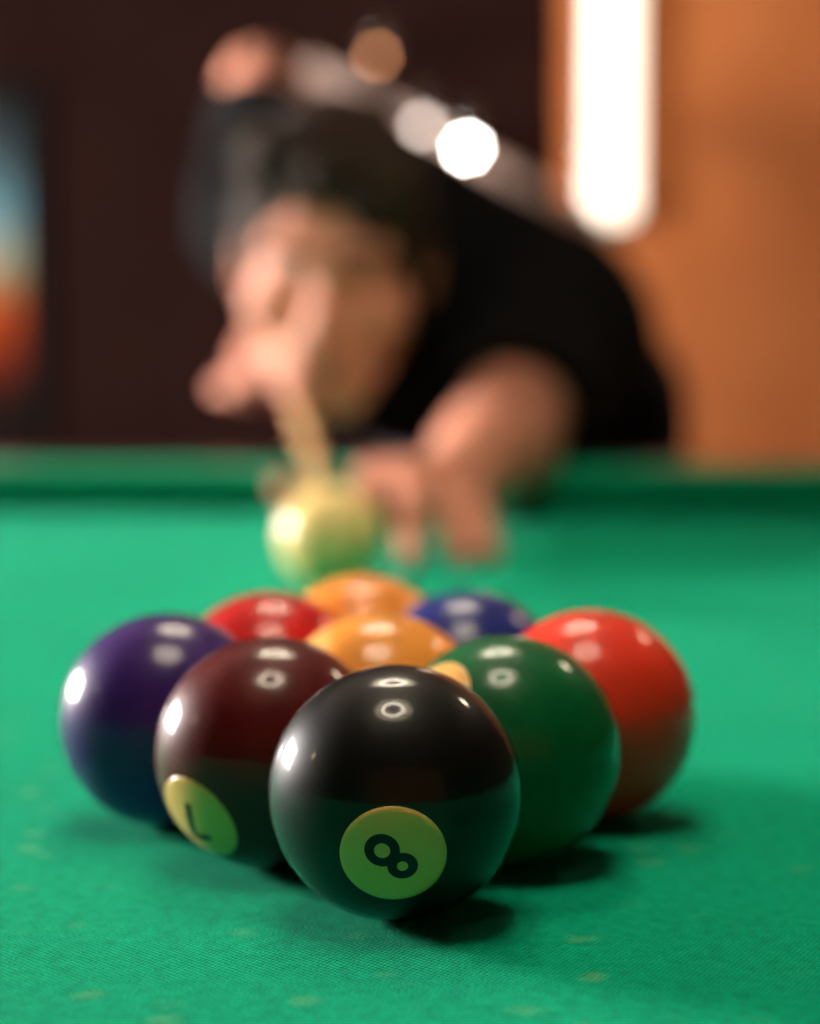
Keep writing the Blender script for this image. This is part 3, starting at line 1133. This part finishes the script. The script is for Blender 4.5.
# eyebrows, eyes, lips
for s in (-1, 1):
    me = tube_me('eyebrow', [hp(s * 0.012, 0.0945, 0.027), hp(s * 0.028, 0.0905, 0.032), hp(s * 0.046, 0.0800, 0.028)], [0.0035, 0.0042, 0.002], 10)
    me.transform(Matrix.Translation(-MANLOC))
    link('eyebrow', me, M['hair'], man, None, True)
    bm = bmesh.new()
    bmesh.ops.create_uvsphere(bm, u_segments=24, v_segments=16, radius=0.0118)
    me = from_bm(bm, 'eye')
    e = link('eye', me, M['eye_white'], man, Vector(hp(s * 0.031, 0.0690, 0.006)) - MANLOC, True)
    bm = bmesh.new()
    bmesh.ops.create_uvsphere(bm, u_segments=20, v_segments=12, radius=0.0058)
    link('iris', from_bm(bm, 'iris'), M['iris'], e, hf * 0.0072, True)

for nm, zz, hw_, rr in (('upper_lip', -0.0575, 0.024, 0.0042), ('lower_lip', -0.0660, 0.020, 0.0050)):
    xs = [-1, -0.6, -0.2, 0.2, 0.6, 1]
    me = tube_me(nm, [hp(x * hw_, 0.0965 - 0.012 * x * x, zz - 0.003 * x * x * (1 if zz > -0.06 else -1)) for x in xs], [rr * k for k in (0.3, 0.8, 1, 1, 0.8, 0.3)], 12)
    me.transform(Matrix.Translation(-MANLOC))
    link(nm, me, M['lip'], man, None, True)

# ------------------------------------------------------------------ billiard lamp over the table
LZ = TZ + 0.86
M['shade'] = mat('dark_green_enamel', lin(16, 52, 36), 0.2, coat=0.6)
M['inner'] = mat('white_enamel', lin(238, 232, 220), 0.4)
M['diffuser'] = mat('glowing_diffuser', lin(250, 245, 235), 0.5, emit=(1.0, 0.88, 0.72, 1), es=LAMP_E)
M['brass'] = mat('brass', lin(190, 150, 80), 0.25, metal=1.0)
lampY = (0.46, 1.12)
bl = empty('billiard_lamp', (-0.03, sum(lampY) / 2, LZ))
tag(bl, 'two-shade green enamel billiard lamp hanging above the rack of balls', 'lamp')
ym = sum(lampY) / 2
link('bar', tube_me('bar', [(0, lampY[0] - ym - 0.05, 0.30), (0, lampY[1] - ym + 0.05, 0.30)], 0.012), M['brass'], bl)
for y in lampY:
    link('rod', tube_me('rod', [(0, (y - ym) * 0.6, 0.30), (0, (y - ym) * 0.6, H - LZ)], 0.006), M['brass'], bl)
    sh = link('lamp_shade', lathe_me('lamp_shade', [(0.200, 0.0), (0.197, 0.03), (0.16, 0.09), (0.08, 0.15), (0.035, 0.17), (0.03, 0.23), (0.0, 0.23)], 56), M['shade'], bl, (0, y - ym, 0), True)
    link('reflector', lathe_me('reflector', [(0.198, 0.001), (0.195, 0.03), (0.158, 0.088), (0.08, 0.146), (0.0, 0.15)], 56), M['inner'], sh, None, True)
    link('bulb', lathe_me('bulb', [(0.097, 0.040), (0.116, 0.036), (0.121, 0.044), (0.116, 0.052), (0.097, 0.052)], 56, True), M['diffuser'], sh, None, True)
    link('bulb_cap', lathe_me('bulb_cap', [(0.0, 0.040), (0.060, 0.040), (0.060, 0.055), (0.0, 0.055)], 40), M['shade'], sh, None, True)
    link('stem', tube_me('stem', [(0, 0, 0.22), (0, 0, 0.30)], 0.01), M['brass'], sh)


# ------------------------------------------------------------------ things on and before the far walls
# tall linear wall light on the terracotta wall
wy = YB - 0.06
p0, p1 = at(588, 215, wy), at(632, 215, wy)
zb = at(620, 222, wy).z
xc, hwid = (p0.x + p1.x) / 2, (p1.x - p0.x) / 2
M['sconce'] = mat('opal_glass_glow', lin(250, 240, 225), 0.4, emit=(1.0, 0.86, 0.68, 1), es=SCONCE_E)
sc = empty('wall_light', (xc, wy, zb))
tag(sc, 'tall upright opal tube light glowing white on the terracotta wall', 'light')
link('back_plate', box_me('back_plate', -hwid - 0.006, hwid + 0.006, -0.02, 0.0, -0.03, 0.98, 0.004), M['steel'], sc)
link('glass_tube', lathe_me('glass_tube', [(0, 0), (hwid * 0.7, 0.004), (hwid, 0.02), (hwid, 0.93), (hwid * 0.7, 0.946), (0, 0.95)], 32), M['sconce'], sc, (0, -0.02 - hwid * 0.9, 0), True)
for z in (0.0, 0.93):
    link('bracket', box_me('bracket', -0.02, 0.02, -0.03 - hwid * 0.3, -0.018, z, z + 0.02, 0.003), M['steel'], sc)

# framed print at the left
pr = at(22, 105, YB)
pb = at(47, 412, YB)
pw, ph = 0.78, pr.z - pb.z
M['print'] = mat('sunset_seascape_print', lin(128, 128, 128), 0.85, spec=0.08)
n, l, b = nodes(M['print'])
tc = n.new('ShaderNodeTexCoord')
sx = n.new('ShaderNodeSeparateXYZ')
nz = n.new('ShaderNodeTexNoise')
nz.inputs['Scale'].default_value = 6
l.new(tc.outputs['Object'], nz.inputs['Vector'])
l.new(tc.outputs['Object'], sx.inputs['Vector'])
ma = n.new('ShaderNodeMath')
ma.operation = 'MULTIPLY_ADD'
ma.inputs[1].default_value = 0.06
l.new(nz.outputs['Fac'], ma.inputs[0])
l.new(sx.outputs['Z'], ma.inputs[2])
mr = n.new('ShaderNodeMapRange')
mr.inputs['From Min'].default_value = 0.03
mr.inputs['From Max'].default_value = ph + 0.03
l.new(ma.outputs['Value'], mr.inputs['Value'])
cr = n.new('ShaderNodeValToRGB')
stops = [(0.0, (22, 14, 12)), (0.10, (60, 24, 16)), (0.20, (120, 42, 22)), (0.33, (165, 70, 30)), (0.42, (150, 120, 80)), (0.52, (150, 156, 138)), (0.66, (96, 138, 150)), (0.82, (62, 78, 84)), (1.0, (34, 38, 40))]
cr.color_ramp.elements[0].position, cr.color_ramp.elements[0].color = stops[0][0], lin(*stops[0][1])
cr.color_ramp.elements[1].position, cr.color_ramp.elements[1].color = stops[-1][0], lin(*stops[-1][1])
for p, c_ in stops[1:-1]:
    e = cr.color_ramp.elements.new(p)
    e.color = lin(*c_)
l.new(mr.outputs['Result'], cr.inputs['Fac'])
l.new(cr.outputs['Color'], b.inputs['Base Color'])
pic = empty('framed_print', (pr.x - pw / 2, YB, pb.z))
tag(pic, 'dark framed print of blue sky over an orange horizon on maroon wall', 'picture')
link('print', box_me('print', -pw / 2, pw / 2, -0.018, -0.010, 0, ph), M['print'], pic)
M['frame'] = mat('black_frame', lin(16, 13, 12), 0.7, spec=0.1)
noise_bump(M['frame'], 60, 0.2)
for a in ((-pw / 2 - 0.05, -pw / 2, -0.03, 0, -0.05, ph + 0.05), (pw / 2, pw / 2 + 0.05, -0.03, 0, -0.05, ph + 0.05),
          (-pw / 2, pw / 2, -0.03, 0, -0.05, 0), (-pw / 2, pw / 2, -0.03, 0, ph, ph + 0.05)):
    link('frame', box_me('frame', *a, bev=0.004), M['frame'], pic)

# pale stair handrail running down to the right behind the man
hr0, hr1 = at(305, 66, 4.3), at(600, 222, 4.3)
M['pale_rail'] = mat('pale_painted_handrail', lin(196, 166, 152), 0.4, coat=0.2)
noise_bump(M['pale_rail'], 40, 0.05)
hd = empty('handrail', (hr0.x, 4.3, 0))
tag(hd, 'pale sloping handrail on posts behind the leaning person', 'handrail')
dv = hr1 - hr0
link('rail', tube_me('rail', [Vector((0, 0, hr0.z)), Vector((dv.x, 0, hr1.z))], 0.017, 16), M['pale_rail'], hd, None, True)
for t_ in (0.25, 0.45, 0.62):
    link('post', tube_me('post', [(dv.x * t_, 0, 0), (dv.x * t_, 0, hr0.z + dv.z * t_)], 0.012, 12), M['trim'], hd, None, True)


# small wall spot lamps with bare bulbs
def spot(px, py, Y, rad, colr, strength, name, label):
    p = at(px, py, Y)
    o = empty(name, p)
    tag(o, label, 'lamp')
    m = mat(name + '_glow', lin(250, 240, 225), 0.4, emit=colr, es=strength)
    bm = bmesh.new()
    bmesh.ops.create_uvsphere(bm, u_segments=24, v_segments=16, radius=rad)
    link('bulb', from_bm(bm, 'bulb'), m, o, None, True)
    link('socket', lathe_me('socket', [(0, 0.0), (rad * 0.7, 0.0), (rad * 0.8, 0.03), (0.01, 0.04), (0, 0.04)], 20), M['steel'], o, (0, 0, rad * 0.7), True)
    link('arm', tube_me('arm', [(0, 0, rad * 0.7 + 0.035), (0, 0.03, rad + 0.06), (0, YB - Y, rad + 0.06)], 0.006, 8), M['steel'], o, None, True)
    link('wall_plate', tube_me('wall_plate', [(0, YB - Y - 0.012, rad + 0.06), (0, YB - Y, rad + 0.06)], 0.03, 20), M['steel'], o)


spot(467, 148, 4.20, 0.012, (1.0, 0.93, 0.85, 1), BULB_E, 'spot_lamp', 'small bare white bulb shining brightest just above the sloping handrail')
spot(422, 126, 4.22, 0.010, (1.0, 0.85, 0.78, 1), BULB_E * 0.09, 'spot_lamp', 'dimmer pinkish bulb on a wall arm over the sloping handrail')
spot(377, 56, 4.60, 0.008, (1.0, 0.36, 0.13, 1), BULB_E * 0.13, 'spot_lamp', 'small amber bulb on a wall arm above the sloping handrail')

# lamps elsewhere in the room that show as glints on the balls
M['warm_glass'] = mat('warm_lamp_glass', lin(250, 235, 210), 0.4, emit=(1.0, 0.72, 0.42, 1), es=10)
wl = empty('wall_sconce', (XL, 0.55, TZ + 1.02))
tag(wl, 'warm cone sconce on the maroon wall past the window', 'lamp')
link('shade', lathe_me('shade', [(0.0, 0), (0.05, 0.0), (0.075, 0.14), (0.07, 0.14), (0.0, 0.02)], 32), M['warm_glass'], wl, (0.10, 0, 0), True)
link('arm', tube_me('arm', [(0, 0, 0.0), (0.06, 0, -0.015), (0.10, 0, 0.002)], 0.007, 8), M['brass'], wl)
link('wall_plate', tube_me('wall_plate', [(0.0, 0, 0), (0.012, 0, 0)], 0.04, 24), M['brass'], wl)
M['ceil_glass'] = mat('ceiling_lamp_glass', lin(250, 240, 225), 0.4, emit=(1.0, 0.80, 0.56, 1), es=20)
for k, (x, y) in enumerate(((1.75, 2.7),)):
    o = empty('ceiling_lamp', (x, y, H))
    tag(o, ('round opal ceiling lamp close to the terracotta back wall', 'round opal ceiling lamp over the middle of the terracotta side wall')[k], 'lamp')
    link('canopy', lathe_me('canopy', [(0, 0), (0.17, 0), (0.17, -0.02), (0, -0.02)], 40), M['brass'], o)
    link('glass', lathe_me('glass', [(0.16, -0.02), (0.155, -0.06), (0.11, -0.10), (0, -0.115)], 40), M['ceil_glass'], o, None, True)
